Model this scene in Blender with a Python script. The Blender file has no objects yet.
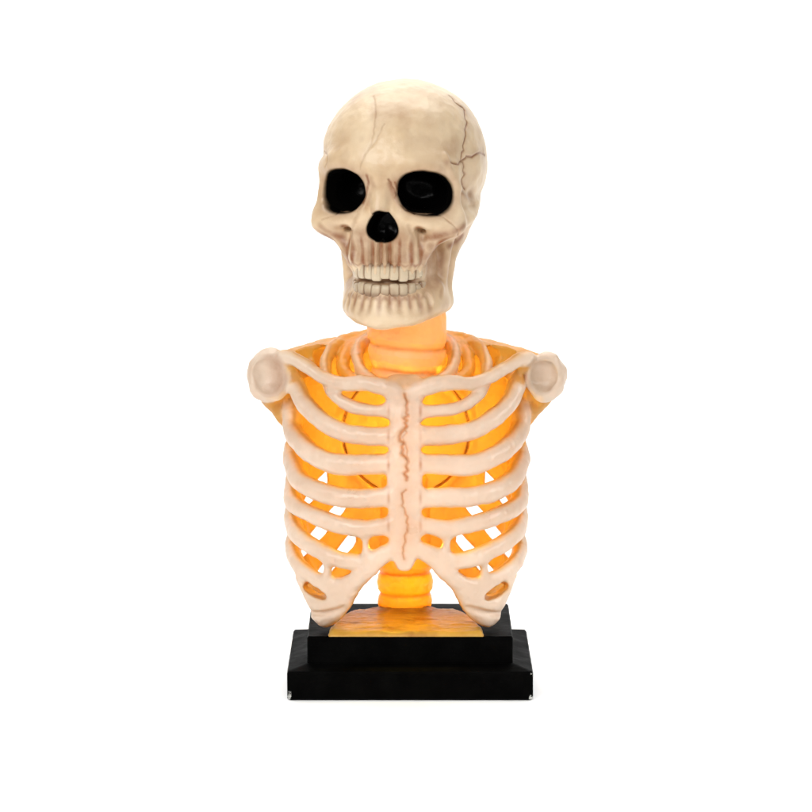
import bpy, math, random
import numpy as np
from mathutils import Vector, noise as mnoise

random.seed(4)
np.random.seed(4)
S = 0.0006                      # metres per modelling unit (the bust is about 37 cm tall)

# ------------------------------------------------------------------ camera
CAM = np.array([0.0, -3500.0, 800.0])
PITCH = math.radians(8.478)
FPX = 3539.0
FWD = np.array([0, math.cos(PITCH), -math.sin(PITCH)])
UPV = np.array([0, math.sin(PITCH), math.cos(PITCH)])
scene = bpy.context.scene
cd = bpy.data.cameras.new('camera')
cam = bpy.data.objects.new('camera', cd)
scene.collection.objects.link(cam)
cam.location = Vector(CAM * S)
cam.rotation_euler = (math.pi / 2 - PITCH, 0, 0)
cd.sensor_width = 36.0
cd.lens = 36.0 * FPX / 812.0
cd.clip_start = 0.01
cd.clip_end = 100.0
scene.camera = cam

# ------------------------------------------------------------------ world, lamps, exposure
world = bpy.data.worlds.new('World')
scene.world = world
world.use_nodes = True
bg = world.node_tree.nodes['Background']
bg.inputs[0].default_value = (1.0, 0.985, 0.96, 1)
bg.inputs[1].default_value = 0.08
scene.view_settings.view_transform = 'Standard'
scene.view_settings.look = 'None'
scene.view_settings.exposure = 0.0
scene.view_settings.gamma = 1.0
scene.cycles.use_denoising = True
scene.cycles.max_bounces = 12
scene.cycles.diffuse_bounces = 8
scene.cycles.transmission_bounces = 10


def area(name, loc, target, size, power, col=(1, 1, 1), size_y=None, spread=180):
    l = bpy.data.lights.new(name, 'AREA')
    l.shape = 'RECTANGLE'
    l.size = size
    l.size_y = size_y or size
    l.energy = power
    l.color = col
    l.spread = math.radians(spread)
    o = bpy.data.objects.new(name, l)
    scene.collection.objects.link(o)
    o.location = loc
    d = Vector(target) - Vector(loc)
    o.rotation_euler = d.to_track_quat('-Z', 'Y').to_euler()
    return o


area('key_softbox', (-1.0, -1.7, 1.15), (0, 0, 0.2), 0.8, 25, (1, 0.985, 0.96))
area('fill_softbox', (1.3, -1.7, 0.7), (0, 0, 0.2), 0.9, 3.6, (1, 0.985, 0.96))
area('top_softbox', (0, 0.7, 1.7), (0, 0.9, 0), 2.0, 24, (1, 0.99, 0.97))
area('backdrop_light', (0, 0.6, 1.9), (0, 2.4, 0.2), 2.4, 34, (1, 1, 1), 0.5)
area('floor_light', (0, -1.3, 0.8), (0, -0.22, 0), 0.9, 0.75, (1, 1, 1), 0.3, 50)
area('floor_light', (-1.0, -0.35, 0.55), (-0.22, 0.0, 0), 0.5, 0.26, (1, 1, 1), 0.3, 50)
area('floor_light', (1.0, -0.35, 0.55), (0.22, 0.0, 0), 0.5, 0.66, (1, 1, 1), 0.3, 50)


def bulb(name, loc, power, r, col):
    l = bpy.data.lights.new(name, 'POINT')
    l.energy = power
    l.shadow_soft_size = r
    l.color = col
    o = bpy.data.objects.new(name, l)
    scene.collection.objects.link(o)
    o.location = loc
    return o


# ------------------------------------------------------------------ helpers
def P(px, py, Y):
    """point of the photograph's view at depth Y (modelling units)"""
    d = FWD + np.array([1, 0, 0]) * (px - 406) / FPX + UPV * (406 - py) / FPX
    t = (Y - CAM[1]) / d[1]
    return CAM + d * t


def node(nt, kind, **kw):
    n = nt.nodes.new(kind)
    for k, v in kw.items():
        setattr(n, k, v)
    return n


def mixc(nt, fac, a, b, mode='MIX'):
    m = nt.nodes.new('ShaderNodeMix')
    m.data_type = 'RGBA'
    m.blend_type = mode
    for sock, v in ((m.inputs[0], fac), (m.inputs[6], a), (m.inputs[7], b)):
        if hasattr(v, 'is_output'):
            nt.links.new(v, sock)
        elif isinstance(v, (int, float)):
            sock.default_value = v
        else:
            sock.default_value = (*v, 1)
    return m.outputs[2]


def ramp(nt, v, lo, hi, a=0.0, b=1.0):
    m = nt.nodes.new('ShaderNodeMapRange')
    nt.links.new(v, m.inputs[0])
    m.inputs[1].default_value = lo
    m.inputs[2].default_value = hi
    m.inputs[3].default_value = a
    m.inputs[4].default_value = b
    return m.outputs[0]


def mul(nt, a, b, op='MULTIPLY'):
    m = nt.nodes.new('ShaderNodeMath')
    m.operation = op
    for s, v in ((m.inputs[0], a), (m.inputs[1], b)):
        if hasattr(v, 'is_output'):
            nt.links.new(v, s)
        else:
            s.default_value = v
    return m.outputs[0]


def tex(nt, scale, detail=4, rough=0.55, stretch=(1, 1, 1)):
    tc = nt.nodes.new('ShaderNodeTexCoord')
    mp = nt.nodes.new('ShaderNodeMapping')
    mp.inputs['Scale'].default_value = stretch
    n = nt.nodes.new('ShaderNodeTexNoise')
    n.inputs['Scale'].default_value = scale
    n.inputs['Detail'].default_value = detail
    n.inputs['Roughness'].default_value = rough
    nt.links.new(tc.outputs['Object'], mp.inputs[0])
    nt.links.new(mp.outputs[0], n.inputs['Vector'])
    return n.outputs[0]


def new_mat(name):
    m = bpy.data.materials.new(name)
    m.use_nodes = True
    nt = m.node_tree
    return m, nt, nt.nodes['Principled BSDF']


def bone_material(name, base, pale, wash_col, sss, sss_scale, radius, rough=0.42, glow=0.0):
    m, nt, b = new_mat(name)
    n1 = tex(nt, 26, 5)
    n2 = tex(nt, 90, 5, 0.6)
    n3 = tex(nt, 800, 4, 0.7)
    c = mixc(nt, ramp(nt, n1, 0.36, 0.68), base, pale)
    c = mixc(nt, ramp(nt, n2, 0.52, 0.78, 0, 0.30), c, tuple(x * y for x, y in zip(base, (0.86, 0.75, 0.66))))
    at = node(nt, 'ShaderNodeAttribute', attribute_name='wash')
    w = mul(nt, at.outputs['Fac'], ramp(nt, n2, 0.25, 0.6, 0.6, 1.05))
    cl = nt.nodes.new('ShaderNodeClamp')
    nt.links.new(w, cl.inputs[0])
    c = mixc(nt, cl.outputs[0], c, wash_col)
    am = node(nt, 'ShaderNodeAttribute', attribute_name='glow_tint')  # orange of the inner light, mixed into the base colour
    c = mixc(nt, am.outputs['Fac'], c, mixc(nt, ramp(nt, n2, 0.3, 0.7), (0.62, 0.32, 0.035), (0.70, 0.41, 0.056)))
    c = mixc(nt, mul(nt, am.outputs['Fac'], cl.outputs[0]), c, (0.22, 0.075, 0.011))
    at2 = node(nt, 'ShaderNodeAttribute', attribute_name='soot')
    cl2 = nt.nodes.new('ShaderNodeClamp')
    nt.links.new(mul(nt, at2.outputs['Fac'], ramp(nt, n2, 0.2, 0.6, 0.95, 1.2)), cl2.inputs[0])
    c = mixc(nt, cl2.outputs[0], c, (0.0022, 0.0019, 0.0016))
    at3 = node(nt, 'ShaderNodeAttribute', attribute_name='grey')
    c = mixc(nt, mul(nt, at3.outputs['Fac'], ramp(nt, n2, 0.3, 0.65, 0.35, 1.0)), c, (0.23, 0.20, 0.135))
    nt.links.new(c, b.inputs['Base Color'])
    nt.links.new(ramp(nt, n1, 0.3, 0.7, rough - 0.12, rough + 0.04), b.inputs['Roughness'])
    nt.links.new(ramp(nt, cl2.outputs[0], 0, 0.6, 0.5, 0.02), b.inputs['Specular IOR Level'])
    b.inputs['Subsurface Weight'].default_value = sss
    b.inputs['Subsurface Scale'].default_value = sss_scale
    b.inputs['Subsurface Radius'].default_value = radius
    bp = nt.nodes.new('ShaderNodeBump')
    bp.inputs['Strength'].default_value = 0.4
    bp.inputs['Distance'].default_value = 0.0008
    nt.links.new(mul(nt, n2, mul(nt, n3, 0.35), 'ADD'), bp.inputs['Height'])
    nt.links.new(bp.outputs[0], b.inputs['Normal'])
    if glow:                                   # thin cast resin: part of the light passes through the wall
        tr = nt.nodes.new('ShaderNodeBsdfTranslucent')
        nt.links.new(mixc(nt, am.outputs['Fac'], mixc(nt, cl.outputs[0], (0.95, 0.70, 0.50), (0.5, 0.2, 0.06)), mixc(nt, cl.outputs[0], (0.98, 0.66, 0.24), (0.6, 0.22, 0.03))), tr.inputs[0])
        nt.links.new(bp.outputs[0], tr.inputs['Normal'])
        ms = nt.nodes.new('ShaderNodeMixShader')
        nt.links.new(ramp(nt, am.outputs['Fac'], 0, 1, glow * 0.30, glow * 1.1), ms.inputs[0])
        nt.links.new(b.outputs[0], ms.inputs[1])
        nt.links.new(tr.outputs[0], ms.inputs[2])
        nt.links.new(ms.outputs[0], nt.nodes['Material Output'].inputs[0])
    return m


M_SKULL = bone_material('skull_resin', (0.665, 0.49, 0.30), (0.775, 0.62, 0.425), (0.24, 0.085, 0.028), 0.12, 0.002, (1, 0.6, 0.4))
M_TOOTH = bone_material('tooth_resin', (0.62, 0.50, 0.335), (0.68, 0.57, 0.41), (0.17, 0.075, 0.03), 0.12, 0.002, (1, 0.6, 0.4), 0.36)
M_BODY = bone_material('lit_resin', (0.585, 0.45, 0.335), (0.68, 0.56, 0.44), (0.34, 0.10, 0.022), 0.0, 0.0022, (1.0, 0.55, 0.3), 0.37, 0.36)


def black_material(name, col, rough, spec):
    m, nt, b = new_mat(name)
    n = tex(nt, 60, 4)
    nt.links.new(mixc(nt, n, col, tuple(x * 1.9 for x in col)), b.inputs['Base Color'])
    nt.links.new(ramp(nt, n, 0.3, 0.7, rough - 0.05, rough + 0.1), b.inputs['Roughness'])
    b.inputs['Specular IOR Level'].default_value = spec
    bp = nt.nodes.new('ShaderNodeBump')
    bp.inputs['Strength'].default_value = 0.2
    bp.inputs['Distance'].default_value = 0.0006
    nt.links.new(tex(nt, 300, 4), bp.inputs['Height'])
    nt.links.new(bp.outputs[0], b.inputs['Normal'])
    return m


M_SOCKET = black_material('socket_black_paint', (0.0010, 0.0009, 0.0009), 0.22, 0.06)


def link(name, me, parent, mat=None):
    o = bpy.data.objects.new(name, me)
    scene.collection.objects.link(o)
    o.parent = parent
    if mat:
        me.materials.append(mat)
    return o


def mesh_np(name, V, Fq, parent, mat, attrs=None, normals=None):
    me = bpy.data.meshes.new(name)
    V = np.asarray(V, dtype=np.float64) * S
    n = len(Fq)
    k = Fq.shape[1]
    me.vertices.add(len(V))
    me.vertices.foreach_set('co', V.astype(np.float32).ravel())
    me.loops.add(n * k)
    me.loops.foreach_set('vertex_index', Fq.astype(np.int32).ravel())
    me.polygons.add(n)
    me.polygons.foreach_set('loop_start', np.arange(0, n * k, k, dtype=np.int32))
    me.polygons.foreach_set('use_smooth', np.ones(n, dtype=bool))
    me.update(calc_edges=True)
    me.validate()
    for an, av in (attrs or {}).items():
        a = me.attributes.new(an, 'FLOAT', 'POINT')
        a.data.foreach_set('value', np.asarray(av, dtype=np.float32))
    if normals is not None:
        me.normals_split_custom_set_from_vertices(np.asarray(normals, dtype=np.float32))
    return link(name, me, parent, mat)


def surface(F, o, h):
    """naive surface nets of a distance grid -> vertices, quads"""
    s = F < 0
    nx, ny, nz = F.shape
    cnt = np.zeros((nx - 1, ny - 1, nz - 1), dtype=np.int8)
    for a in (0, 1):
        for b in (0, 1):
            for c in (0, 1):
                cnt += s[a:nx - 1 + a, b:ny - 1 + b, c:nz - 1 + c]
    mix = (cnt > 0) & (cnt < 8)
    I = np.argwhere(mix)
    corners = [(a, b, c) for a in (0, 1) for b in (0, 1) for c in (0, 1)]
    val = {q: F[I[:, 0] + q[0], I[:, 1] + q[1], I[:, 2] + q[2]] for q in corners}
    acc = np.zeros((len(I), 3))
    num = np.zeros(len(I))
    for q in corners:
        for ax in range(3):
            if q[ax] == 0:
                r = list(q); r[ax] = 1; r = tuple(r)
                a, b = val[q], val[r]
                m = (a < 0) != (b < 0)
                t = np.where(m, a / np.where(m, a - b, 1), 0)
                p = np.tile(np.array(q, float), (len(I), 1))
                p[:, ax] += t
                acc += p * m[:, None]
                num += m
    V = (I + acc / num[:, None]) * h + o
    vid = -np.ones(mix.shape, dtype=np.int32)
    vid[mix] = np.arange(len(I))
    quads = []
    for ax in range(3):
        o1, o2 = [(1, 2), (2, 0), (0, 1)][ax]
        sl0 = [slice(None)] * 3; sl1 = [slice(None)] * 3
        sl0[ax] = slice(0, -1); sl1[ax] = slice(1, None)
        for q in (o1, o2):
            sl0[q] = slice(1, -1); sl1[q] = slice(1, -1)
        A, B = s[tuple(sl0)], s[tuple(sl1)]
        for flip in (False, True):
            E = np.argwhere((A & ~B) if not flip else (~A & B))
            if not len(E):
                continue
            for q in (o1, o2):
                E[:, q] += 1
            cs = []
            for da, db in ((-1, -1), (0, -1), (0, 0), (-1, 0)):
                c = E.copy(); c[:, o1] += da; c[:, o2] += db
                cs.append(vid[c[:, 0], c[:, 1], c[:, 2]])
            Q = np.stack(cs, 1)
            quads.append(Q[:, ::-1] if flip else Q)
    return V, np.concatenate(quads)


def vnormals(V, Q):
    n = np.cross(V[Q[:, 2]] - V[Q[:, 0]], V[Q[:, 3]] - V[Q[:, 1]])
    N = np.zeros_like(V)
    for k in range(4):
        for c in range(3):
            N[:, c] += np.bincount(Q[:, k], n[:, c], len(V))
    return N / np.maximum(np.linalg.norm(N, axis=1, keepdims=True), 1e-9)


def smin(a, b, k):
    h = np.maximum(k - np.abs(a - b), 0) / k
    return np.minimum(a, b) - h * h * k * 0.25


def smax(a, b, k):
    return -smin(-a, -b, k)


class Field:
    def __init__(self, lo, hi, h):
        self.o = np.array(lo, float)
        self.h = h
        self.n = np.ceil((np.array(hi) - self.o) / h).astype(int) + 1
        self.F = np.full(self.n, 30.0, dtype=np.float32)
        self.D = np.full(self.n, 30.0, dtype=np.float32)
        self.I = np.full(self.n, -1, dtype=np.int16)
        self.ax = [(self.o[i] + np.arange(self.n[i]) * h).astype(np.float32) for i in range(3)]

    def box(self, lo, hi):
        a = np.clip(np.floor((np.array(lo) - self.o) / self.h).astype(int), 0, self.n - 1)
        b = np.clip(np.ceil((np.array(hi) - self.o) / self.h).astype(int) + 1, 1, self.n)
        sl = tuple(slice(x, y) for x, y in zip(a, b))
        X = self.ax[0][sl[0]][:, None, None]
        Y = self.ax[1][sl[1]][None, :, None]
        Z = self.ax[2][sl[2]][None, None, :]
        return sl, X, Y, Z

    def add(self, sl, d, k, ident=None):
        if ident is not None:
            m = d < self.D[sl]
            self.I[sl] = np.where(m, ident, self.I[sl])
            self.D[sl] = np.minimum(self.D[sl], d)
        self.F[sl] = smin(self.F[sl], d, k)

    def cut(self, sl, d, k, ident=None):
        if ident is not None:                 # the wall of the cut gets an id of its own
            m = (-d > self.F[sl] - 0.6) & (d < 1.5)
            self.I[sl] = np.where(m, ident, self.I[sl])
        self.F[sl] = smax(self.F[sl], -d, k)

    def ell(self, c, r, k, ident=None, cut=False, rot=0.0, tilt=0.0):
        m = max(r) + k + 4
        sl, X, Y, Z = self.box([q - m for q in c], [q + m for q in c])
        x, y, z = X - c[0], Y - c[1], Z - c[2]
        if rot:
            cr, sr = math.cos(rot), math.sin(rot)
            x, y = x * cr + y * sr, -x * sr + y * cr
        if tilt:
            ct, st = math.cos(tilt), math.sin(tilt)
            x, z = x * ct + z * st, -x * st + z * ct
        q = np.sqrt((x / r[0]) ** 2 + (y / r[1]) ** 2 + (z / r[2]) ** 2)
        q2 = np.sqrt((x / r[0] ** 2) ** 2 + (y / r[1] ** 2) ** 2 + (z / r[2] ** 2) ** 2)
        d = (q * (q - 1) / np.maximum(q2, 1e-6)).astype(np.float32)
        (self.cut if cut else self.add)(sl, d, k, ident)

    def chain(self, pts, rad, k, ident=None, cut=False, flat=None, per=4.0):
        """smooth tube through pts with radii rad; flat=(sx,sy,sz) squashes its section"""
        pts = np.array(pts, float)
        rad = np.array(rad if np.ndim(rad) else [rad] * len(pts), float)
        C, R = spline(pts, rad, per)
        fl = np.array(flat if flat else (1, 1, 1), float)
        m = R.max() * (1 / fl.min()) + k + 4
        sl, X, Y, Z = self.box(C.min(0) - m, C.max(0) + m)
        D = np.full(np.broadcast_shapes(X.shape, Y.shape, Z.shape), 30.0, dtype=np.float32)
        x0, y0, z0 = sl[0].start, sl[1].start, sl[2].start
        for i in range(len(C) - 1):
            a, b = C[i], C[i + 1]
            s2, X, Y, Z = self.box(np.minimum(a, b) - m, np.maximum(a, b) + m)
            loc = (slice(s2[0].start - x0, s2[0].stop - x0), slice(s2[1].start - y0, s2[1].stop - y0), slice(s2[2].start - z0, s2[2].stop - z0))
            e = (b - a) * fl
            L2 = max((e * e).sum(), 1e-6)
            x, y, z = (X - a[0]) * fl[0], (Y - a[1]) * fl[1], (Z - a[2]) * fl[2]
            t = np.clip((x * e[0] + y * e[1] + z * e[2]) / L2, 0, 1)
            d = np.sqrt((x - t * e[0]) ** 2 + (y - t * e[1]) ** 2 + (z - t * e[2]) ** 2) - (R[i] + (R[i + 1] - R[i]) * t)
            D[loc] = np.minimum(D[loc], d)
        (self.cut if cut else self.add)(sl, D, k, ident)

    def at(self, V):
        g = np.clip((V - self.o) / self.h, 0, self.n - 1.001)
        i = g.astype(int)
        f = g - i
        out = 0
        for a in (0, 1):
            for b in (0, 1):
                for c in (0, 1):
                    w = (f[:, 0] if a else 1 - f[:, 0]) * (f[:, 1] if b else 1 - f[:, 1]) * (f[:, 2] if c else 1 - f[:, 2])
                    out = out + w * self.F[i[:, 0] + a, i[:, 1] + b, i[:, 2] + c]
        return out

    def ids(self, V):
        i = np.clip(np.rint((V - self.o) / self.h).astype(int), 0, self.n - 1)
        return self.I[i[:, 0], i[:, 1], i[:, 2]]

    def hit(self, p, d, far=260.0):
        """first surface point along a ray, or None"""
        d = d / np.linalg.norm(d)
        T = np.arange(0, far, 0.5)
        Q = p[None] + T[:, None] * d[None]
        v = self.at(Q)
        m = np.nonzero(v < 0)[0]
        return Q[m[0]] if len(m) else None


def spline(pts, rad, per):
    """Catmull-Rom resampling"""
    if len(pts) < 3:
        n = max(2, int(np.linalg.norm(pts[-1] - pts[0]) / per) + 1)
        t = np.linspace(0, 1, n)[:, None]
        return pts[0] + (pts[-1] - pts[0]) * t, rad[0] + (rad[-1] - rad[0]) * t[:, 0]
    A = np.column_stack([pts, rad])
    A = np.vstack([2 * A[0] - A[1], A, 2 * A[-1] - A[-2]])
    out = []
    for i in range(1, len(A) - 2):
        n = max(1, int(np.linalg.norm(A[i + 1, :3] - A[i, :3]) / per))
        for j in range(n):
            t = j / n
            p0, p1, p2, p3 = A[i - 1], A[i], A[i + 1], A[i + 2]
            out.append(0.5 * (2 * p1 + (p2 - p0) * t + (2 * p0 - 5 * p1 + 4 * p2 - p3) * t * t + (3 * p1 - p0 - 3 * p2 + p3) * t ** 3))
    out.append(A[-2])
    out = np.array(out)
    return out[:, :3], out[:, 3]


def seg_dist(V, C):
    """distance of points to a polyline"""
    lo, hi = C.min(0) - 14, C.max(0) + 14
    out = np.full(len(V), 99.0)
    m = np.nonzero(np.all((V > lo) & (V < hi), axis=1))[0]
    W = V[m]
    best = np.full(len(W), 99.0)
    for i in range(len(C) - 1):
        a, e = C[i], C[i + 1] - C[i]
        t = np.clip(((W - a) @ e) / max(e @ e, 1e-6), 0, 1)
        best = np.minimum(best, np.linalg.norm(W - a - t[:, None] * e, axis=1))
    out[m] = best
    return out


def split_parts(V, Q, ident, table, N, attrs):
    """cuts one seamless surface into the parts that own it: table id -> (name, parent, material)"""
    fid = ident[Q[:, 0]]
    made = {}
    for i, (name, parent, mat) in table.items():
        f = Q[fid == i]
        if not len(f):
            print('no faces for', i, name)
            continue
        u, inv = np.unique(f, return_inverse=True)
        par = made[parent] if isinstance(parent, int) else parent
        made[i] = mesh_np(name, V[u], inv.reshape(-1, 4), par, mat, {k: a[u] for k, a in attrs.items()}, N[u])
    return made


def fbm(V, scale, seed, octaves=3):
    return np.array([mnoise.fractal(Vector((v[0] * scale + seed, v[1] * scale, v[2] * scale)), 0.6, 2.1, octaves) for v in V])


# ------------------------------------------------------------------ setting: white studio sweep
def sweep():
    prof = [(-3600, 0), (1700, 0)]
    for i in range(1, 13):
        a = i / 12 * math.pi / 2
        prof.append((1700 + 900 * math.sin(a), 900 - 900 * math.cos(a)))
    prof.append((2600, 3200))
    V, Q = [], []
    for (y, z) in prof:
        V += [(-3600, y, z), (3600, y, z)]
    for i in range(len(prof) - 1):
        Q.append((2 * i, 2 * i + 1, 2 * i + 3, 2 * i + 2))
    m, nt, b = new_mat('white_sweep_paper')
    n = tex(nt, 40, 3)
    nt.links.new(mixc(nt, n, (0.91, 0.91, 0.91), (0.93, 0.93, 0.93)), b.inputs['Base Color'])
    b.inputs['Roughness'].default_value = 0.9
    b.inputs['Specular IOR Level'].default_value = 0.05
    o = mesh_np('backdrop', V, np.array(Q), None, m)
    o['kind'] = 'structure'


sweep()

# ------------------------------------------------------------------ the lamp (one thing)
lamp = bpy.data.objects.new('skeleton_lamp', None)
scene.collection.objects.link(lamp)
lamp['label'] = 'cream skull and rib cage bust lamp glowing orange inside on black stepped base'
lamp['category'] = 'lamp'
lamp.empty_display_size = 0.05


# ------------------------------------------------------------------ skull
def build_skull():
    A = math.radians(15)
    c, s = math.cos(A), math.sin(A)
    O = P(405, 165, -6)
    EU = {-1: -37.8, 1: 40.0}
    # grid in skull axes: u to the viewer's right, f forward out of the face, z up
    G = Field((-96, -104, -168), (96, 116, 92), 1.0)
    CR, JAW, SL, SR, NO = 0, 1, 2, 3, 4
    G.ell((0, 0, 6), (80, 97, 79), 1, CR)
    G.ell((0, 33, 10), (67, 62, 62), 16, CR)
    G.ell((0, -30, -10), (66, 60, 56), 16, CR)
    for e in (-1, 1):
        G.ell((e * 96, 60, -2), (24, 40, 34), 14, cut=True)                 # temples
    for e in (-1, 1):
        G.chain([(e * 8, 88, 4), (e * 30, 86, 9), (e * 50, 77, 7), (e * 61, 62, 0)], [9, 10, 9, 7], 12, CR)     # brow
        G.chain([(e * 62, 60, 2), (e * 65, 60, -20), (e * 66, 62, -42)], [7, 6.5, 8], 8, CR)                  # outer rim
        G.chain([(e * 17, 87, -30), (e * 24, 86, -42), (e * 44, 80, -47), (e * 66, 62, -44)], [6, 7, 8, 9], 8, CR)  # lower rim
        G.ell((e * 57, 64, -53), (20, 16, 13), 9, CR)
        G.chain([(e * 54, 66, -58), (e * 42, 70, -72), (e * 34, 70, -88)], [8, 7, 6], 8, CR)                       # cheek
        G.chain([(e * 63, 58, -51), (e * 70, 36, -49), (e * 70, 10, -43), (e * 60, -16, -34)], [8.5, 7.5, 7, 8], 10, CR)
        G.ell((e * 50, 22, -34), (20, 40, 34), 10, CR)  # arch
        G.chain([(e * 57, -8, -40), (e * 50, -8, -66), (e * 46, -4, -80)], [13, 12, 9], 12, CR)               # mastoid
        G.chain([(e * 15, 84, -44), (e * 21, 82, -62), (e * 24, 80, -84)], [8, 10, 10], 10, CR)
    G.chain([(0, 86, 2), (0, 90, -16), (0, 97, -37)], [13, 9, 7.5], 9, CR)     # nose bone
    G.ell((0, 50, -64), (42, 34, 30), 10, CR)
    # upper jaw with tooth-root fluting
    def arch(uu, ff):
        return np.arctan2(uu / 34.0, (ff - 56) / 35.5)
    sl, X, Y, Z = G.box((-60, 20, -112), (60, 112, -40))
    zz = np.clip((Z + 76) / 30, -1, 1)
    q = np.sqrt((X / 34.5) ** 2 + ((Y - 56) / 36) ** 2)
    d = (q - 1) * 36.0
    phi = arch(X, Y)
    fl = np.clip((-50 - Z) / 22, 0, 1) * np.clip((Z + 106) / 10, 0, 1)
    d = d - 2.2 * np.cos(phi * 2 * math.pi / 0.262 + math.pi) * fl + 2.5 * np.clip((Z + 88) / 40, 0, 1)
    d = smax(d, np.abs(Z + 74) - 30 + 0 * d, 8)
    G.add(sl, d.astype(np.float32), 9, CR)
    # inner core that closes the cheeks behind the teeth
    G.ell((0, 34, -96), (42, 46, 48), 8, JAW)
    # lower jaw
    for e in (-1, 1):
        G.chain([(0, 83, -138.5), (e * 20, 77, -138), (e * 36, 58, -135), (e * 42, 34, -133), (e * 41, 16, -131)], [13, 13, 11.5, 11, 10.5], 8, JAW)
        G.chain([(0, 81, -124), (e * 20, 76, -123), (e * 33, 60, -122), (e * 41, 40, -118)], [10.5, 10, 9.5, 9], 10, JAW)
        sh = -5.0 if e < 0 else -1.0
        G.chain([(e * 41 + sh * 0.3, 14, -133), (e * 42.5 + sh, 11, -112), (e * 46 + sh, 6, -84), (e * 51, 2, -58)], [11.5, 10, 10, 11], 8, JAW)
        G.chain([(e * 42 + sh * 0.4, 30, -128), (e * 43 + sh, 26, -108), (e * 46 + sh, 24, -84), (e * 50, 22, -62)], [9, 8, 8, 8], 6, JAW)
    G.ell((0, 88, -142), (19, 9, 8), 9, JAW)
    sl, X, Y, Z = G.box((-46, 40, -150), (46, 108, -114))
    fl = np.clip((Z + 139) / 10, 0, 1) * np.clip((-116 - Z) / 6, 0, 1) * np.clip((Y - 50) / 15, 0, 1)
    G.F[sl] -= (0.55 * np.cos(arch(X, Y) * 2 * math.pi / 0.262 + math.pi) * fl).astype(np.float32)
    # mouth gap
    G.chain([(-34, 66, -105.5), (-22, 88, -106.5), (0, 97, -107), (22, 88, -106.5), (32, 70, -105.5)], [2, 3.2, 3.4, 2.8, 1.6], 2, cut=True)
    # sockets and nose opening
    for e, ident in ((-1, SL), (1, SR)):
        a = math.radians(22)
        sl, X, Y, Z = G.box((-96, 20, -60), (96, 116, 20))
        x, y, z = (X - EU[e]) * e, Y - 77, Z + 19.5
        lat = x * math.cos(a) - y * math.sin(a)
        fw = x * math.sin(a) + y * math.cos(a)
        z = z + 0.10 * lat
        tap = 1 - 0.30 * np.clip(-(fw + 6) / 45, 0, 1) + 0.10 * np.clip((fw - 6) / 20, 0, 1)
        q = ((np.abs(lat) / (26.2 * tap)) ** 2.35 + (np.abs(z) / (20.3 * tap)) ** 2.35) ** (1 / 2.35)
        d = (q - 1) * 20.5
        d = smax(d, -(fw + 42), 14)
        G.cut(sl, d.astype(np.float32), 3.5, ident)
    sl, X, Y, Z = G.box((-26, 50, -74), (26, 116, -28))
    zz = Z + 52
    w = 14.6 - 0.24 * zz
    q = np.sqrt(((X - 2) / np.maximum(w, 3)) ** 2 + (zz / 15.0) ** 2)
    d = (q - 1) * 12
    sp = np.sqrt(((X - 2) / 3.0) ** 2 + ((zz + 16) / 5.0) ** 2) - 1            # nasal spine notch
    d = smax(d, -sp * 3.0, 2)
    d = smax(d, 62 - Y + 0 * d, 8)
    G.cut(sl, d.astype(np.float32), 2.0, NO)

    def face_point(u, z):
        return G.hit(np.array([u, 115.0, z]), np.array([0, -1.0, 0]))

    for e in (-1, 1):
        p = face_point(e * 37, -55)
        G.ell(tuple(p + np.array([0, 1, 0])), (4.2, 5, 3.6), 3, cut=True)
        G.ell((e * 26, 93, -76), (5, 6, 11), 6, cut=True)              # canine hollow

    V, Q = surface(G.F, G.o, G.h)
    # keep the visible outer skin only (no inner pockets)
    ident = G.ids(V)
    # ids for vertices whose nearest voxel is unlabelled
    ident[ident < 0] = CR

    # screen polyline of the photograph -> polyline on the bone itself
    def on_bone(pts):
        out = []
        for px, py in pts:
            w0 = P(px, py, -150)
            dr = w0 - CAM
            def loc(w):
                r = w - O
                return np.array([r[0] * c - r[1] * s, -(r[0] * s + r[1] * c), r[2]])
            def locd(v):
                return np.array([v[0] * c - v[1] * s, -(v[0] * s + v[1] * c), v[2]])
            h = G.hit(loc(w0), locd(dr), 400)
            if h is not None:
                out.append(h)
        return np.array(out)

    def z1(pts):
        return [(300 + x / 3.01, 70 + y / 3.01) for x, y in pts]

    def jag(pts, amp, step=3.2):
        C, _ = spline(np.array([(x, y, 0) for x, y in pts], float), np.zeros(len(pts)), step)
        return [(x + random.uniform(-amp, amp), y + random.uniform(-amp, amp)) for x, y, _ in C]

    wash = np.zeros(len(V)); soot = np.zeros(len(V)); sink = np.zeros(len(V))
    N = vnormals(V, Q)
    cracks = [
        (z1([(452, 82), (478, 108), (499, 135), (497, 200), (490, 240), (482, 268), (492, 280), (496, 318), (499, 362)]), 1.5, 1.0, 0.9),
        (z1([(452, 282), (470, 285), (488, 275), (505, 262), (525, 260), (543, 247), (564, 258)]), 1.7, 1.1, 0.95),
        (z1([(222, 80), (228, 130), (222, 180), (215, 225), (192, 262), (181, 300)]), 0.5, 0.5, 0.40),
        (z1([(254, 162), (236, 200), (214, 232)]), 0.4, 0.4, 0.35),
        (z1([(68, 235), (84, 262), (76, 290)]), 0.5, 0.6, 0.5),
        (z1([(385, 428), (420, 438), (455, 462), (476, 486), (468, 510)]), 0.5, 0.8, 0.6),
        (z1([(66, 450), (100, 438), (140, 420)]), 0.3, 0.6, 0.5),
        (z1([(268, 330), (285, 365), (290, 395), (318, 420), (345, 432)]), 0.5, 1.0, 0.95),
        (z1([(208, 352), (198, 392), (170, 428)]), 0.3, 0.7, 0.6),
    ]
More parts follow.
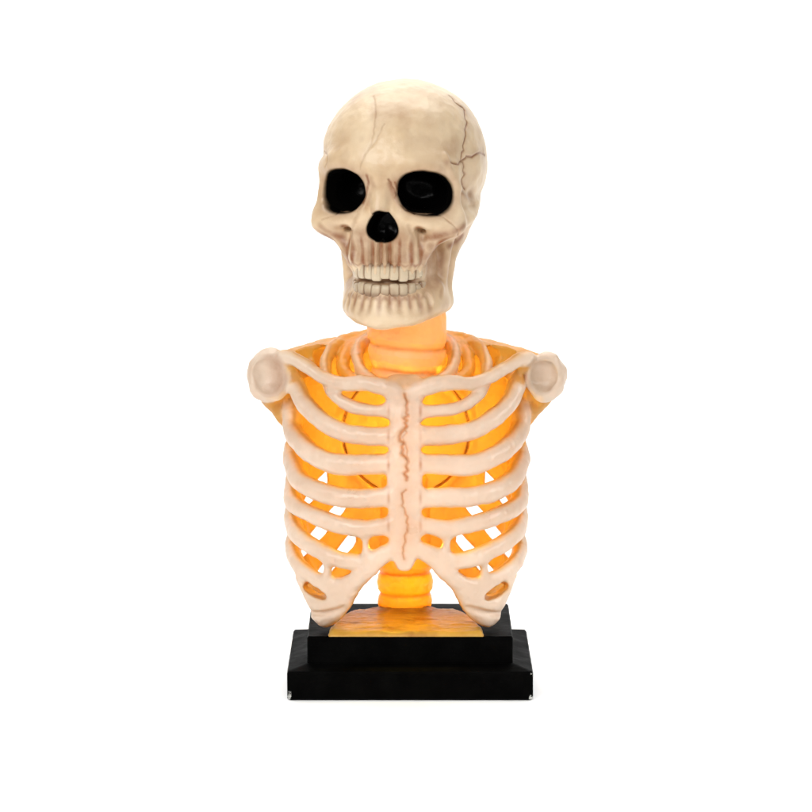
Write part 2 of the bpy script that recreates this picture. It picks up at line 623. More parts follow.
    for pts, ja, dep, wa in cracks:
        C = on_bone(jag(pts, ja))
        if len(C) < 2:
            continue
        dd = seg_dist(V, C)
        sink += dep * np.exp(-(dd / 1.1) ** 2)
        wash = np.maximum(wash, wa * np.exp(-(dd / (1.15 if wa < 0.85 else 1.5)) ** 2))
        wash = np.maximum(wash, wa * 0.28 * np.exp(-(dd / 5.0) ** 2))

    def blot(pt, r, amt, arr):
        C = on_bone([pt])
        if len(C):
            dd = np.linalg.norm(V - C[0], axis=1)
            arr[:] = np.maximum(arr, amt * np.exp(-(dd / r) ** 2))
    for pts, rr_, arr, amt in (([(395, 182), (397, 190), (401, 198)], 1.6, wash, 1.0),
                               ([(367, 176), (369, 182), (367, 192), (363, 203)], 2.6, wash, 0.9),
                               ([(371, 178), (373, 186), (368, 204)], 3.5, wash, 0.5),
                               ([(390, 183), (394, 197), (401, 207), (412, 213)], 3.5, wash, 0.7),
                               ([(446, 163), (452, 178), (462, 192), (473, 204)], 4.0, wash, 0.45),
                               ([(420, 240), (436, 236), (455, 231), (464, 226)], 4.5, wash, 0.7),
                               ([(321, 226), (332, 234), (343, 238), (347, 248)], 4.0, wash, 0.7),
                               ([(430, 246), (428, 262), (428, 280)], 5.0, wash, 0.6),
                               ([(438, 244), (441, 270), (440, 296)], 4.0, wash, 0.45),
                               ([(345, 246), (347, 262), (348, 282)], 4.0, wash, 0.55),
                               ([(449, 246), (456, 242), (462, 236)], 3.5, wash, 0.7),
                               ([(358, 214), (352, 232), (356, 250)], 3.0, wash, 0.5),
                               ([(408, 226), (413, 240), (411, 256)], 3.0, wash, 0.45)):
        C = on_bone(pts)
        if len(C) > 1:
            dd = seg_dist(V, C)
            arr[:] = np.maximum(arr, amt * np.exp(-(dd / rr_) ** 2))
    blot((472, 194), 7, 0.6, wash)
    blot((463, 178), 9, 0.2, wash)
    blot((382, 176), 12, 0.22, wash)
    blot((330, 226), 9, 0.25, wash)
    blot((330, 160), 9, 0.25, wash)
    blot((455, 228), 12, 0.25, wash)
    blot((445, 305), 12, 0.2, wash)
    for p in ((357, 96), (402, 110), (342, 140), (432, 120), (455, 150)):
        blot(p, 17, 0.20, wash)
    # antiquing wash: brushed between the tooth roots and round the openings
    u, f, z = V[:, 0], V[:, 1], V[:, 2]
    front = np.clip((f - 58) / 14, 0, 1)
    phi = np.arctan2(u / 34.0, (f - 56) / 35.5)
    groove = (0.5 + 0.5 * np.cos(phi * 2 * math.pi / 0.262)) ** 1.3
    band = np.clip((-54 - z) / 14, 0, 1) * np.clip((z + 94) / 5, 0, 1)
    wash = np.maximum(wash, 0.85 * groove * band * front)
    wash = np.maximum(wash, 0.42 * np.clip((-44 - z) / 14, 0, 1) * np.clip((z + 94) / 8, 0, 1) * front * np.clip((34 - np.abs(u)) / 10, 0, 1))
    low = np.clip((z + 141) / 11, 0, 1) * np.clip((-117 - z) / 3, 0, 1)
    wash = np.maximum(wash, 0.6 * groove * low * front)
    wash = np.maximum(wash, 0.62 * np.exp(-((z + 106.5) / 6) ** 2) * front * np.clip((40 - np.abs(u)) / 6, 0, 1))
    gum = np.exp(-((z + 89.5 - 1.4 * np.cos(phi * 2 * math.pi / 0.262)) / 1.6) ** 2) * front
    wash = np.maximum(wash, 0.6 * gum)
    gum = np.exp(-((z + 123 + 1.4 * np.cos(phi * 2 * math.pi / 0.262)) / 2.6) ** 2) * front
    wash = np.maximum(wash, 0.5 * gum)
    # cheek hollow beside the teeth is brushed brown
    hol = np.clip((np.abs(u) - 34) / 4, 0, 1) * np.clip((52 - np.abs(u)) / 6, 0, 1) * np.clip((-72 - z) / 8, 0, 1) * np.clip((z + 128) / 14, 0, 1)
    wash = np.maximum(wash, 0.50 * hol)
    for e in (-1, 1):
        p = face_point(e * 37, -52)
        if p is not None:
            dd = np.linalg.norm(V - p - np.array([0, -3, -3]), axis=1)
            wash = np.maximum(wash, 0.95 * np.exp(-(dd / 5.5) ** 4))
        # sprayed rim of each socket
        a = math.radians(22)
        x, y, zq = (u - EU[e]) * e, f - 77, z + 19.5
        lat = x * math.cos(a) - y * math.sin(a)
        fw = x * math.sin(a) + y * math.cos(a)
        zq = zq + 0.10 * lat
        q = ((np.abs(lat) / 26.2) ** 2.35 + (np.abs(zq) / 20.3) ** 2.35) ** (1 / 2.35)
        dd = (q - 1) * 21
        ok = (fw > -56) & (f > 8)
        soot = np.where(ok, np.maximum(soot, np.clip(1.15 - dd / 2.6, 0, 1)), soot)
        wash = np.where(ok, np.maximum(wash, 0.6 * np.clip(1 - dd / 14, 0, 1) ** 1.3), wash)
        inner = ok & (dd < -1.2)
        me = SL if e < 0 else SR
        ident[(ident == me) & ~inner] = CR
        ident[inner] = me
    zz = z + 52
    w = 14.6 - 0.24 * zz
    dd = (np.sqrt(((u - 2) / np.maximum(w, 3)) ** 2 + (zz / 15.0) ** 2) - 1) * 12
    okn = (f > 55) & (np.abs(u) < 30)
    soot = np.where(okn, np.maximum(soot, np.clip(1.1 - dd / 1.6, 0, 1)), soot)
    inn = okn & (dd < -1.2)
    ident[(ident == NO) & ~inn] = CR
    ident[inn] = NO
    wash = np.where(okn, np.maximum(wash, 0.30 * np.clip(1 - dd / 8, 0, 1)), wash)
    for pts, rr_, amt in ((z1([(438, 258), (450, 298), (474, 345), (505, 394), (532, 398)]), 4.0, 2.2), (z1([(492, 345), (512, 372)]), 8.0, -2.6),
                          (z1([(215, 330), (206, 372), (190, 420)]), 3.0, 1.2), (z1([(285, 345), (292, 390), (305, 425)]), 3.0, 1.2)):
        C = on_bone(pts)
        if len(C) > 1:
            sink -= amt * np.exp(-(seg_dist(V, C) / rr_) ** 2)
    lump = fbm(V, 0.035, 3.1) * 0.8
    blotch = fbm(V, 0.03, 9.4, 3)
    wash = np.clip(wash + 0.30 * np.clip(blotch + 0.05, 0, 0.6) + 0.10 * np.clip((-40 - z) / 20, 0, 1), 0, 1)
    V = V + N * (lump - sink)[:, None]
    N = vnormals(V, Q)

    def world_v(L):
        return np.column_stack([O[0] + L[:, 0] * c - L[:, 1] * s, O[1] - (L[:, 1] * c + L[:, 0] * s), O[2] + L[:, 2]])

    def world_n(L):
        return np.column_stack([L[:, 0] * c - L[:, 1] * s, -(L[:, 1] * c + L[:, 0] * s), L[:, 2]])

    # u,f,z is a mirrored triad: reverse the winding
    W, WN, Qr = world_v(V), -world_n(N), Q[:, ::-1]
    WN = vnormals(W, Qr)
    table = {CR: ('skull', lamp, M_SKULL), JAW: ('jaw', CR, M_SKULL), SL: ('eye_socket', CR, M_SOCKET), SR: ('eye_socket', CR, M_SOCKET), NO: ('nose_cavity', CR, M_SOCKET)}
    made = split_parts(W, Qr, ident, table, WN, {'wash': wash, 'soot': soot, 'grey': np.zeros(len(V)), 'glow_tint': np.zeros(len(V))})
    skull = made[CR]

    # teeth: rounded pegs along the dental arch
    def tooth(ph, zc, hh, hw, up, jit):
        cu, cf = 34.0 * math.sin(ph), 56 + 35.5 * math.cos(ph)
        t = np.array([34.0 * math.cos(ph), -35.5 * math.sin(ph), 0.0]); t /= np.linalg.norm(t)
        n = np.array([t[1], -t[0], 0.0]); n = np.array([-t[1], t[0], 0.0])
        if n @ np.array([cu, cf - 56, 0]) < 0:
            n = -n
        nu, nv = 18, 12
        L, Qs = [], []
        for i in range(nv + 1):
            th = -math.pi / 2 + math.pi * i / nv
            for j in range(nu):
                al = 2 * math.pi * j / nu
                pw = lambda q, e: math.copysign(abs(q) ** e, q)
                a = pw(math.cos(th), 0.5) * pw(math.cos(al), 0.62)
                b = pw(math.cos(th), 0.6) * pw(math.sin(al), 0.7)
                k = pw(math.sin(th), 0.68)
                wid = (hw + jit[3]) * (1 + (0.10 * -k if up else 0.16 * k))
                p = np.array([cu, cf, zc]) + t * a * wid + n * (b * 3.6 + 0.5 * math.cos(a * 1.4) - 1.5) + np.array([0, 0, k * hh + jit[2]])
                p = p + t * jit[0] * k + n * jit[1]
                L.append(p)
        for i in range(nv):
            for j in range(nu):
                a0, a1 = i * nu + j, i * nu + (j + 1) % nu
                Qs.append((a0, a1, a1 + nu, a0 + nu))
        L = np.array(L)
        Wt = world_v(L)
        Qs = np.array(Qs)
        cen = Wt.mean(0)
        nn = np.cross(Wt[Qs[:, 2]] - Wt[Qs[:, 0]], Wt[Qs[:, 3]] - Wt[Qs[:, 1]])
        if ((Wt[Qs].mean(1) - cen) * nn).sum() < 0:
            Qs = Qs[:, ::-1]
        kz = (L[:, 2] - zc) / hh * (1 if up else -1)          # +1 at the root
        side = np.abs((L - L.mean(0)) @ t) / hw
        wsh = np.clip((0.16 if up else 0.32) + 0.9 * np.clip((kz - 0.35) / 0.5, 0, 1) + 0.8 * np.clip((side - 0.70) / 0.25, 0, 1) + (0 if up else 0.35) * np.clip((kz + 0.2) / 0.8, 0, 1), 0, 0.85)
        zz0 = np.zeros(len(L))
        mesh_np('tooth', Wt, Qs, skull, M_TOOTH, {'wash': wsh, 'soot': zz0, 'grey': zz0, 'glow_tint': zz0})
    for up in (True, False):
        for k in range(12):
            ph = (k - 5.5) * 0.262
            jit = (random.uniform(-0.7, 0.7), random.uniform(-0.9, 0.7), random.uniform(-1.0, 1.0), random.uniform(-0.4, 0.5))
            big = 1.08 if k in (5, 6) else 1.0
            if up:
                tooth(ph, -96.6 + 0.5 * math.cos(k * 2.1), 8.2 if k not in (3, 8) else 8.9, 5.5 * big, True, jit)
            else:
                tooth(ph, -115.4 + 0.5 * math.cos(k * 1.7), 6.8, 5.3, False, jit)
    return skull


build_skull()


# ------------------------------------------------------------------ lit torso
def build_torso():
    G = Field((-172, -112, 48), (172, 96, 396), 1.15)
    table = {}
    count = [0]

    def new(name, parent=None, mat=M_BODY):
        i = count[0]; count[0] += 1
        table[i] = (name, lamp if parent is None else parent, mat)
        return i

    AX, CX = 113.5, 406.0
    bt_y = [340, 390, 430, 470, 520, 570, 610, 640]
    bt_v = [50, 60, 72, 80, 84, 80, 68, 55]

    def fy(px, py):
        q = min(abs(px - CX) / AX, 1.0)
        return -np.interp(py, bt_y, bt_v) * (1 - q ** 2.3) ** (1 / 2.3)

    def fp(px, py, off=0.0):
        px = max(px, CX - AX)
        return P(px, py, fy(px, py) + off)

    def mir(pts):
        return [np.array((-p[0], p[1], p[2])) for p in pts]

    # --- back shell: upper part closed, lower part in slanting ribs
    plate = new('back_plate', None, M_BODY)
    cover = new('back_cover', plate, M_BODY)
    rear = {}
    sl, X, Y, Z = G.box((-130, -2, 56), (130, 96, 392))
    zc = 0.0
    zt = P(406, 345, 40)[2]
    zb = P(406, 590, 40)[2]
    wz = np.interp(G.ax[2][sl[2]], [zb - 10, zb + 40, zb + 120, zt - 40, zt, zt + 14], [86, 108, 114, 114, 104, 70])[None, None, :]
    dz = np.interp(G.ax[2][sl[2]], [zb - 10, zb + 40, zb + 120, zt - 40, zt, zt + 14], [44, 60, 68, 62, 46, 34])[None, None, :]
    q = np.sqrt((X / wz) ** 2 + (np.maximum(Y, 0) / dz) ** 2)
    d = (np.abs(q - 0.97) * dz) - 4.0
    d = np.where(Y < 0, np.maximum(d, -Y + 0 * d), d)
    d = smax(d, np.maximum(zb - Z, Z - zt - 6) + 0 * d, 6)
    # slanting gaps (in the plane of the photograph's view, then real holes through the shell)
    gap = np.full_like(d, 50)
    wy = 700.5 - (Z / 0.985) + (Y + 100) * -0.2           # approximate picture height of a point
    # exact: project
    vz = Z - CAM[2]; vy = Y - CAM[1]
    depth = vy * FWD[1] + vz * FWD[2]
    py = 406 - FPX * (vy * UPV[1] + vz * UPV[2]) / depth
    px = FPX * X / depth
    ax = np.abs(px)
    for k, yb in enumerate((436, 481, 527, 573)):
        line = py - (yb - 1.15 * ((406 - ax) - 323))
        hw = [3.4, 4.6, 5.4, 5.4][k]
        xr = [100, 79, 50, 49][k]
        g = np.maximum(np.abs(line) * 0.66 - hw, np.maximum(xr - ax, ax - 108))
        gap = np.minimum(gap, g)
    d = smax(d, -gap, 2.5)
    d = smax(d, (py - (560 + np.clip(ax - 32, 0, 60) * 0.62)) * 0.8, 3)
    d = d.astype(np.float32)
    # ids: each slanting bar between two gaps is a rear rib
    G.add(sl, d, 1, plate)
    bar = (py + 1.15 * ((406 - ax) - 323) + 0 * Y)
    for side in (-1, 1):
        for k, (b0, b1) in enumerate(((436, 481), (481, 527), (527, 573), (573, 640))):
            i = new('rear_rib', plate, M_BODY)
            m = (G.I[sl] == plate) & (np.sign(X) == side) & (bar > b0) & (bar <= b1) & (ax > 52) & (ax < 200)
            G.I[sl] = np.where(m, i, G.I[sl])
    # ridges of the upper rear ribs on the inside of the plate are too shadowed to read; the round cover in front of them
    c0 = P(406, 432, 42)
    sl, X, Y, Z = G.box((-80, 20, c0[2] - 80), (80, 80, c0[2] + 80))
    rr = np.sqrt(X ** 2 + (Z - c0[2]) ** 2)
    d = smax(rr - 66, np.abs(Y - 54) - 8 + 0 * rr, 3)
    G.add(sl, d.astype(np.float32), 12, plate)
    G.chain([P(406, 470, 54), P(406, 512, 54)], [52, 46], 22, plate, flat=(1, 3.0, 1))
    d = smax(rr - 62.5, np.abs(Y - 51) - 9.5 + 0.00045 * rr ** 2 * 3, 3)
    G.add(sl, d.astype(np.float32), 0.5, cover)
    d = np.maximum(np.abs(rr - 64.2) - 1.1, np.abs(Y - 42) - 7)
    G.cut(sl, d.astype(np.float32), 0.6)

    # dome of the chest between the first hoops
    for e in (-1, 1):
        for L, rr_ in (([(368, 342, 40), (352, 347, 20), (344, 358, 0), (344, 371, -18), (352, 381, -32)], 6.5), ([(338, 346, 34), (318, 354, 24), (312, 364, 8), (316, 374, -8)], 6)):
            C = [P(*p) for p in L]
            G.chain(C if e < 0 else mir(C), rr_, 8, plate)
    # --- spine
    sp = new('spine', None, M_BODY)
    ys = np.array([470, 500, 530, 552, 558, 564, 568, 571, 574, 581, 588, 592, 596, 601, 605, 608, 611, 618, 626, 634])
    rs = np.array([24, 25, 25, 25.5, 27, 28, 27.3, 25.2, 27.3, 28.6, 27.5, 25.0, 27.3, 28.2, 27.3, 25.5, 27.5, 28.5, 30, 33])
    zs = np.array([P(405, y, 45)[2] for y in ys])
    sl, X, Y, Z = G.box((-45, 5, 50), (45, 92, zs.max()))
    r = np.interp(G.ax[2][sl[2]], zs[::-1], rs[::-1])[None, None, :]
    rad = np.sqrt((X + 1) ** 2 + (Y - 45) ** 2)
    d = (rad - r) * 0.8
    d = smax(d, -np.maximum(rad - (r - 5), Z - P(405, 560, 45)[2]), 2)
    d = smax(d, Z - zs.max() + 4 + 0 * d, 4)
    d = smax(d, 55 - Z + 0 * d, 2)
    G.add(sl, d.astype(np.float32), 3, sp)

    # --- neck: hollow rings
    nk = new('neck')
    ys = np.array([308, 318, 326, 336, 343, 347, 350, 353, 358, 366, 371, 374, 378, 386])
    rs = np.array([38, 39, 40, 40, 39.5, 37.5, 36.2, 38, 39, 38, 35.5, 34, 36, 37])
    zs = np.array([P(406, y, -38)[2] for y in ys])
    sl, X, Y, Z = G.box((-50, -50, zs.min()), (50, 52, 396))
    zz = Z + 0.08 * X
    r = np.interp(zz, zs[::-1], rs[::-1])
    rad = np.sqrt((X - 1) ** 2 + (Y + 0) ** 2)
    d = smax(rad - r, (r - 4.6) - rad, 2)
    d = smax(d, zs.min() + 3 - Z + 0 * d, 4)
    d = np.maximum(d, Z - 392)
    G.add(sl, d.astype(np.float32), 4, nk)

    # --- ribs, traced in the photograph, each at its own depth round the chest
    ribs = [
        ([(334, 394), (351, 406), (368.6, 411), (390, 411)], [4.6, 5, 4.8, 4.8], None),
        ([(297, 388), (304, 403), (321, 420), (338.5, 429.6), (364, 436), (390, 436)], [7, 7.4, 7.4, 7.4, 7.8, 7.4], 372),
        ([(288, 414), (293, 431), (305, 448), (325.5, 460), (347, 465), (390, 464)], [8, 8, 8, 8, 8.4, 7.8], 390),
        ([(287, 460), (299.6, 479.6), (319, 490.7), (344, 497), (368.6, 498), (390, 498)], [8, 8, 8, 7.8, 7.8, 7.4], 438),
        ([(287, 489), (295, 504), (314, 515), (339, 524), (363.7, 529), (378, 527), (393, 524)], [7.6, 7.6, 7.4, 7.4, 7.2, 7.2, 7], 468),
        ([(288, 521), (299.6, 536), (319, 550), (341.5, 559), (363.7, 562), (378.5, 556), (395, 548)], [7.4, 7.4, 7.2, 7, 7, 7, 6.5], 498),
        ([(291, 549), (299.6, 565), (317, 578), (339, 585), (356, 579), (370, 568)], [6.6, 6.4, 6, 5.8, 6, 6], 528),
    ]
    for k, (pts, rad, yside) in enumerate(ribs):
        C = []
        R = []
        if yside:
            x0, y0 = pts[0]
            y0s = y0 - 3
            for x, yy, dy in ((-100, yside - 14, 32), (-108, yside - 2, 19), (-112.5, (yside + y0s) / 2, 6)):
                C.append(P(406 + x, yy, dy)); R.append(rad[0] * 1.0)
        else:
            for x, yy, dy in ((366, 336, 44), (344, 340, 30), (331, 350, 8), (325.5, 364, -12), (327, 380, -30)):
                C.append(P(x, yy, dy)); R.append(6.2)
        for j, (x, y) in enumerate(pts):
            C.append(fp(x, y)); R.append(rad[j] * (1.32 if k == 0 else 1.28 if k < 4 else 1.2))
        for e in (-1, 1):
            i = new('rib')
            CC = C if e < 0 else mir(C)
            CC = [p + np.random.uniform(-0.7, 0.7, 3) for p in CC]
            G.chain(CC, R, 5, i, flat=(1, 1.15, 1))
            if k == 5:
                for w in ([(366, 531), (365.5, 544), (367, 560)],):
                    B = [fp(*p) for p in w]
                    G.chain(B if e < 0 else mir(B), [4, 3.5, 4], 7, i)
            if k == 6:
                B = [fp(*p) for p in [(329, 554), (328, 571), (327, 583)]]
                G.chain(B if e < 0 else mir(B), [4, 3.4, 4], 7, i)
    # costal margin lobes that stand on the base
    for e in (-1, 1):
        i = new('rib_margin')
        f = (lambda L: [fp(*p) for p in L]) if e < 0 else (lambda L: mir([fp(*p) for p in L]))
        G.chain(f([(386, 556), (372, 567), (357, 582), (348, 596), (339, 610)]), [6, 6.5, 7, 7.5, 7.5], 5, i)
        G.chain(f([(303, 578), (309, 592), (316, 602), (326, 606)]), [7, 7, 8, 9], 5, i)
        G.chain(f([(318, 590), (332, 594), (346, 590)]), [7, 8.5, 7], 7, i)
        G.chain(f([(318, 602), (330, 604), (341, 600)]), [8.5, 10, 9], 6, i)
        G.chain(f([(320, 613), (325, 617), (335, 613)]), [9.5, 10, 9], 2.5, i)
        a = f([(308, 586), (315, 590), (324, 595)])
        G.chain([p + np.array([0, q, 0]) for q in (-6,) for p in a], [3.6, 4.6, 3.6], 3, cut=True, flat=(1, 0.5, 1))
        B = [p + np.array([0, 46, 0]) for p in f([(304, 583), (313, 590), (327, 598)])]
        G.chain(B, 9.5, 6, plate)
        gl = [p + np.array([0, -9.5, 0]) for p in f([(306, 612), (324, 611), (343, 607)])]
        G.chain(gl, 2.4, 4, cut=True)
        G.chain([p + np.array([0, q, 0]) for q in (0,) for p in a], [3.6, 4.6, 3.6], 3, cut=True, flat=(1, 0.5, 1))
    # --- breastbone
    st = new('sternum')
    rows = [(y_, w_ * 1.27, d_) for y_, w_, d_ in [(386, 17, -2), (394, 16, -3), (404, 12.5, -2), (420, 12, -2), (450, 13, -1), (480, 14, 0), (505, 13.5, 0), (530, 13, 0), (547, 11.5, 0), (557, 9.5, 0), (565, 6.5, 0)]]
    # pairs of tubes side by side make the flat plate
    for off in (-0.45, 0.0, 0.45):
        C = [P(404.6 + off * w * 0.95, y, fy(404, y) + dy - (1.6 if off == 0 else 0)) for y, w, dy in rows]
        G.chain(C, [max(w * 0.55, 4.5) for y, w, dy in rows], 5, st, flat=(1, 1.25, 1))
    for y_ in (411, 436, 464, 498, 525):
        for sx in (-1, 1):
            q_ = P(404.6 + sx * 15.0 + random.uniform(-0.8, 0.8), y_ + random.uniform(-2, 2), fy(404, y_) - 1)
            G.ell(tuple(q_), (6, 6, 8.5), 5, st)
    # --- collar bones
    for e in (-1, 1):
        i = new('clavicle')
        L = [(283, 357, -24), (292, 358, -28), (306, 366, -34), (325, 378.5, -46), (343, 384, -56), (364, 383, -63), (382, 386, -67), (395, 391, -68)]
        C = [P(x, y, d) for x, y, d in L]
        if e > 0:
            C = mir([P(x, y + (1.5 if j < 3 else -0.5), d) for j, (x, y, d) in enumerate(L)])
        G.chain(C, [6.8, 7.0, 6.6, 6.6, 7.2, 7.9, 8.6, 7.8], 4.5, i)
    # first hoops beside the neck
    for e in (-1, 1):
        i = new('rib')
        C = [P(x, y, d) for x, y, d in ((373, 336, 42), (362, 344, 16), (357.5, 356, -8), (362, 371, -34), (376, 382, -54), (392, 390, -64))]
        G.chain(C if e < 0 else mir(C), [6, 6, 6, 5.8, 5.4, 5], 5, i)
    # --- shoulder blades and sockets
    dish = []
    for e in (-1, 1):
        i = new('shoulder_blade')
        f = (lambda L: [P(*p) for p in L]) if e < 0 else (lambda L: mir([P(*p) for p in L]))
        G.chain(f([(366, 341, 50), (338, 343, 46), (312, 349, 36), (288, 357, 16), (272, 366, 2)]), [7, 7, 7, 8, 12], 8, i)
        G.chain(f([(300, 362, 34), (286, 384, 20), (276, 392, 4)]), [9, 8, 10], 8, i)
        G.chain(f([(268, 398, -2), (278, 412, 8), (288, 428, 14)]), [8, 6, 4], 6, i)
        G.chain(f([(300, 372, 30), (296, 396, 24), (294, 420, 18)]), [8, 7, 5], 8, i)
        # bar that ties the collar bone to the second rib
        G.chain(f([(286, 360, -22), (293, 373, -18), (295, 386, -22)]), [6, 5, 6], 6, i)
        k = new('shoulder_socket', i)
        cx, cy = (269, 376) if e < 0 else (547, 376)
        c = P(cx, cy, -14)
        a = math.radians(20) * e
        rx, rz = (24, 28) if e < 0 else (21, 26)
        G.ell(tuple(c), (rx, 15, rz), 5, k, rot=a)
        dc = P(cx - 2 if e < 0 else cx - 5, cy, -30)
        G.ell(tuple(dc), (18.2 if e < 0 else 16, 12, 22 if e < 0 else 18), 3, cut=True, rot=a)
        dish.append((c, dc, e))
    # hollow tie piece at throat
    # sternum zigzag groove
    def zig(y0, y1, amp, step):
        out, y, x = [], y0, 0.0
        while y < y1:
            x = 0.35 * x + random.uniform(-1, 1) * amp
            out.append((404.3 + x + 1.5 * math.sin(y * 0.11), y))
            y += random.uniform(0.4, 1.2) * step
        return out
    zig1 = zig(394, 482, 3.0, 3.9)
    zig1b = zig(428, 462, 4.0, 4.6)
    zig2 = zig(490, 561, 2.6, 5.2)

    def front_hit(px, py):
        p0 = P(px, py, -108)
        return G.hit(p0, p0 - CAM, 60)

    V, Q = surface(G.F, G.o, G.h)
    ident = G.ids(V)
    N = vnormals(V, Q)
    wash = np.zeros(len(V)); grey = np.zeros(len(V)); sink = np.zeros(len(V))
    # unlabelled vertices (smooth fillets) take the nearest label around
    for r in (1, 2, 3, 4):
        bad = np.nonzero(ident < 0)[0]
        if not len(bad):
            break
        for dx, dy, dz_ in ((1, 0, 0), (-1, 0, 0), (0, 1, 0), (0, -1, 0), (0, 0, 1), (0, 0, -1)):
            w = G.ids(V[bad] + np.array([dx, dy, dz_]) * r * G.h)
            ident[bad] = np.where(ident[bad] < 0, w, ident[bad])
    ident[ident < 0] = plate
    crk = np.zeros(len(V))
    for pts, dep, wa, wd in ((zig1, 2.4, 0.85, 1.7), (zig1b, 1.2, 0.55, 1.2), (zig2, 1.5, 0.75, 1.15)):
        C = [front_hit(x, y) for x, y in pts]
        C = np.array([p for p in C if p is not None])
        dd = seg_dist(V, C)
        sink += dep * np.exp(-(dd / wd) ** 2)
        crk = np.maximum(crk, np.exp(-(dd / (wd * 1.9)) ** 2) * wa)
        wash = np.maximum(wash, wa * np.exp(-(dd / (wd + 0.1)) ** 2))
        wash = np.maximum(wash, 0.18 * np.exp(-(dd / 6) ** 2))
    # brushed wash in the sternum joints
    for y in (411, 436, 464, 498, 525):
        for x in (388.5, 420.5):
            p = front_hit(x, y)
            if p is not None:
                dd = np.sqrt(((V[:, 0] - p[0]) / 1.6) ** 2 + ((V[:, 2] - p[2]) / 7) ** 2 + ((V[:, 1] - p[1]) / 8) ** 2)
                wash = np.maximum(wash, random.uniform(0.35, 0.75) * np.exp(-dd ** 2))
                sink += random.uniform(0.0, 0.4) * np.exp(-dd ** 2)
    rr = np.hypot(V[:, 0], V[:, 2] - c0[2])
    ring = np.exp(-((rr - 64.2) / 1.3) ** 2) * np.isin(ident, [plate, cover])
    wash = np.maximum(wash, 0.95 * ring)
    sink += 0 * ring
    # throat notch is greyish
    p = P(405, 381, -66)
    dd = np.linalg.norm((V - p) / np.array([9, 9, 6]), axis=1)
    grey = np.maximum(grey, 0.9 * np.exp(-dd ** 2))
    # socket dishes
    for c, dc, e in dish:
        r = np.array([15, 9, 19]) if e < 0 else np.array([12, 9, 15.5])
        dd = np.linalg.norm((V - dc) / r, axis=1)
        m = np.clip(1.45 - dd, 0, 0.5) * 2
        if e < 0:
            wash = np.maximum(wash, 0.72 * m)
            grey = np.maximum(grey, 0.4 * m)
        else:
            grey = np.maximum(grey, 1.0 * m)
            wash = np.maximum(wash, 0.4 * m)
    # wash lines between the vertebrae and rings
    for y in (571, 592, 608):
        zq = P(405, y, 45 - 24)[2] if False else P(405, y, 45)[2]
        m = (ident == sp) * np.exp(-((V[:, 2] - zq) / 2.0) ** 2)
        wash = np.maximum(wash, 0.8 * m)
    for y in (350, 373):
        zq = P(406, y, -38)[2]
        m = (ident == nk) * np.exp(-((V[:, 2] + 0.08 * V[:, 0] - zq) / 2.0) ** 2)
        wash = np.maximum(wash, 0.6 * m)
    # inner glow put into the colour as an orange tint; rib fronts stay bone paint
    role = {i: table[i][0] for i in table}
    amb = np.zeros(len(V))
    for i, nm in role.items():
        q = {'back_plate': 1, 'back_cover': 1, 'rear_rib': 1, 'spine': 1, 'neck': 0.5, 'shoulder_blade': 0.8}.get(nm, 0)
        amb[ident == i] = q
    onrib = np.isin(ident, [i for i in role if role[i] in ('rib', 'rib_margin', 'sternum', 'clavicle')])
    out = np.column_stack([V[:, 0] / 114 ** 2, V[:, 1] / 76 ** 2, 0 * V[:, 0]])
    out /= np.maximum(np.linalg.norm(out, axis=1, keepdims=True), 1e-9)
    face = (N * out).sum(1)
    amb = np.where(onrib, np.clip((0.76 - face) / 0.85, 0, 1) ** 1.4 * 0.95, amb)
    wash = np.maximum(wash, np.where(onrib, np.exp(-((face - 0.02) / 0.22) ** 2) * 0.42, 0))  # brown-orange light bleed put into the colour along the rib edges
    wash = np.maximum(wash, np.where(np.isin(ident, [i for i in role if role[i] == 'shoulder_blade']), 0.22, 0))  # orange-brown glow of blades and upper back put into the colour
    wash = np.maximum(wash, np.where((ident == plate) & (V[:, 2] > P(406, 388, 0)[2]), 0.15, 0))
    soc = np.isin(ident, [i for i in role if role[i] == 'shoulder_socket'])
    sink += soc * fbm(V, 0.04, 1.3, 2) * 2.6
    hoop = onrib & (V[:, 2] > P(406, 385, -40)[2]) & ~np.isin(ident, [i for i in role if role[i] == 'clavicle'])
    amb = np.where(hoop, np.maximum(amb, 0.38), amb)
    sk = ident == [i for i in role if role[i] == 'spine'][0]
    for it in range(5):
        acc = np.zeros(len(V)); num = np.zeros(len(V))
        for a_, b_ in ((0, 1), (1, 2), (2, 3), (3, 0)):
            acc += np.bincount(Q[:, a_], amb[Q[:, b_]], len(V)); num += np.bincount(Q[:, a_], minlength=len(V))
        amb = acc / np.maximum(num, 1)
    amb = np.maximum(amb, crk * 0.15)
    lump = fbm(V, 0.05, 7.7, 3) * 0.9
    V = V + N * (lump - sink)[:, None]
    N = vnormals(V, Q)
    split_parts(V, Q, ident, table, N, {'wash': wash, 'soot': np.zeros(len(V)), 'grey': grey, 'glow_tint': amb})


build_torso()

# lamps inside: behind the breastbone, low behind its tip, in the neck
AMBER = (1.0, 0.72, 0.045)
bulb('chest_bulb', Vector(P(405, 445, -38) * S), 0.12, 0.006, AMBER)
bulb('lower_bulb', Vector(P(405, 535, -52) * S), 0.085, 0.004, AMBER)
bulb('spine_bulb', Vector(P(405, 588, 45) * S), 0.085, 0.005, AMBER)
bulb('shoulder_fill', Vector(P(349, 384, 4) * S), 0.009, 0.004, AMBER)  # added pair, unseen behind the collar bones, to make the upper back glow
bulb('shoulder_fill', Vector(P(463, 384, 4) * S), 0.009, 0.004, AMBER)
bulb('neck_bulb', Vector(P(407, 335, 0) * S), 0.17, 0.006, AMBER)


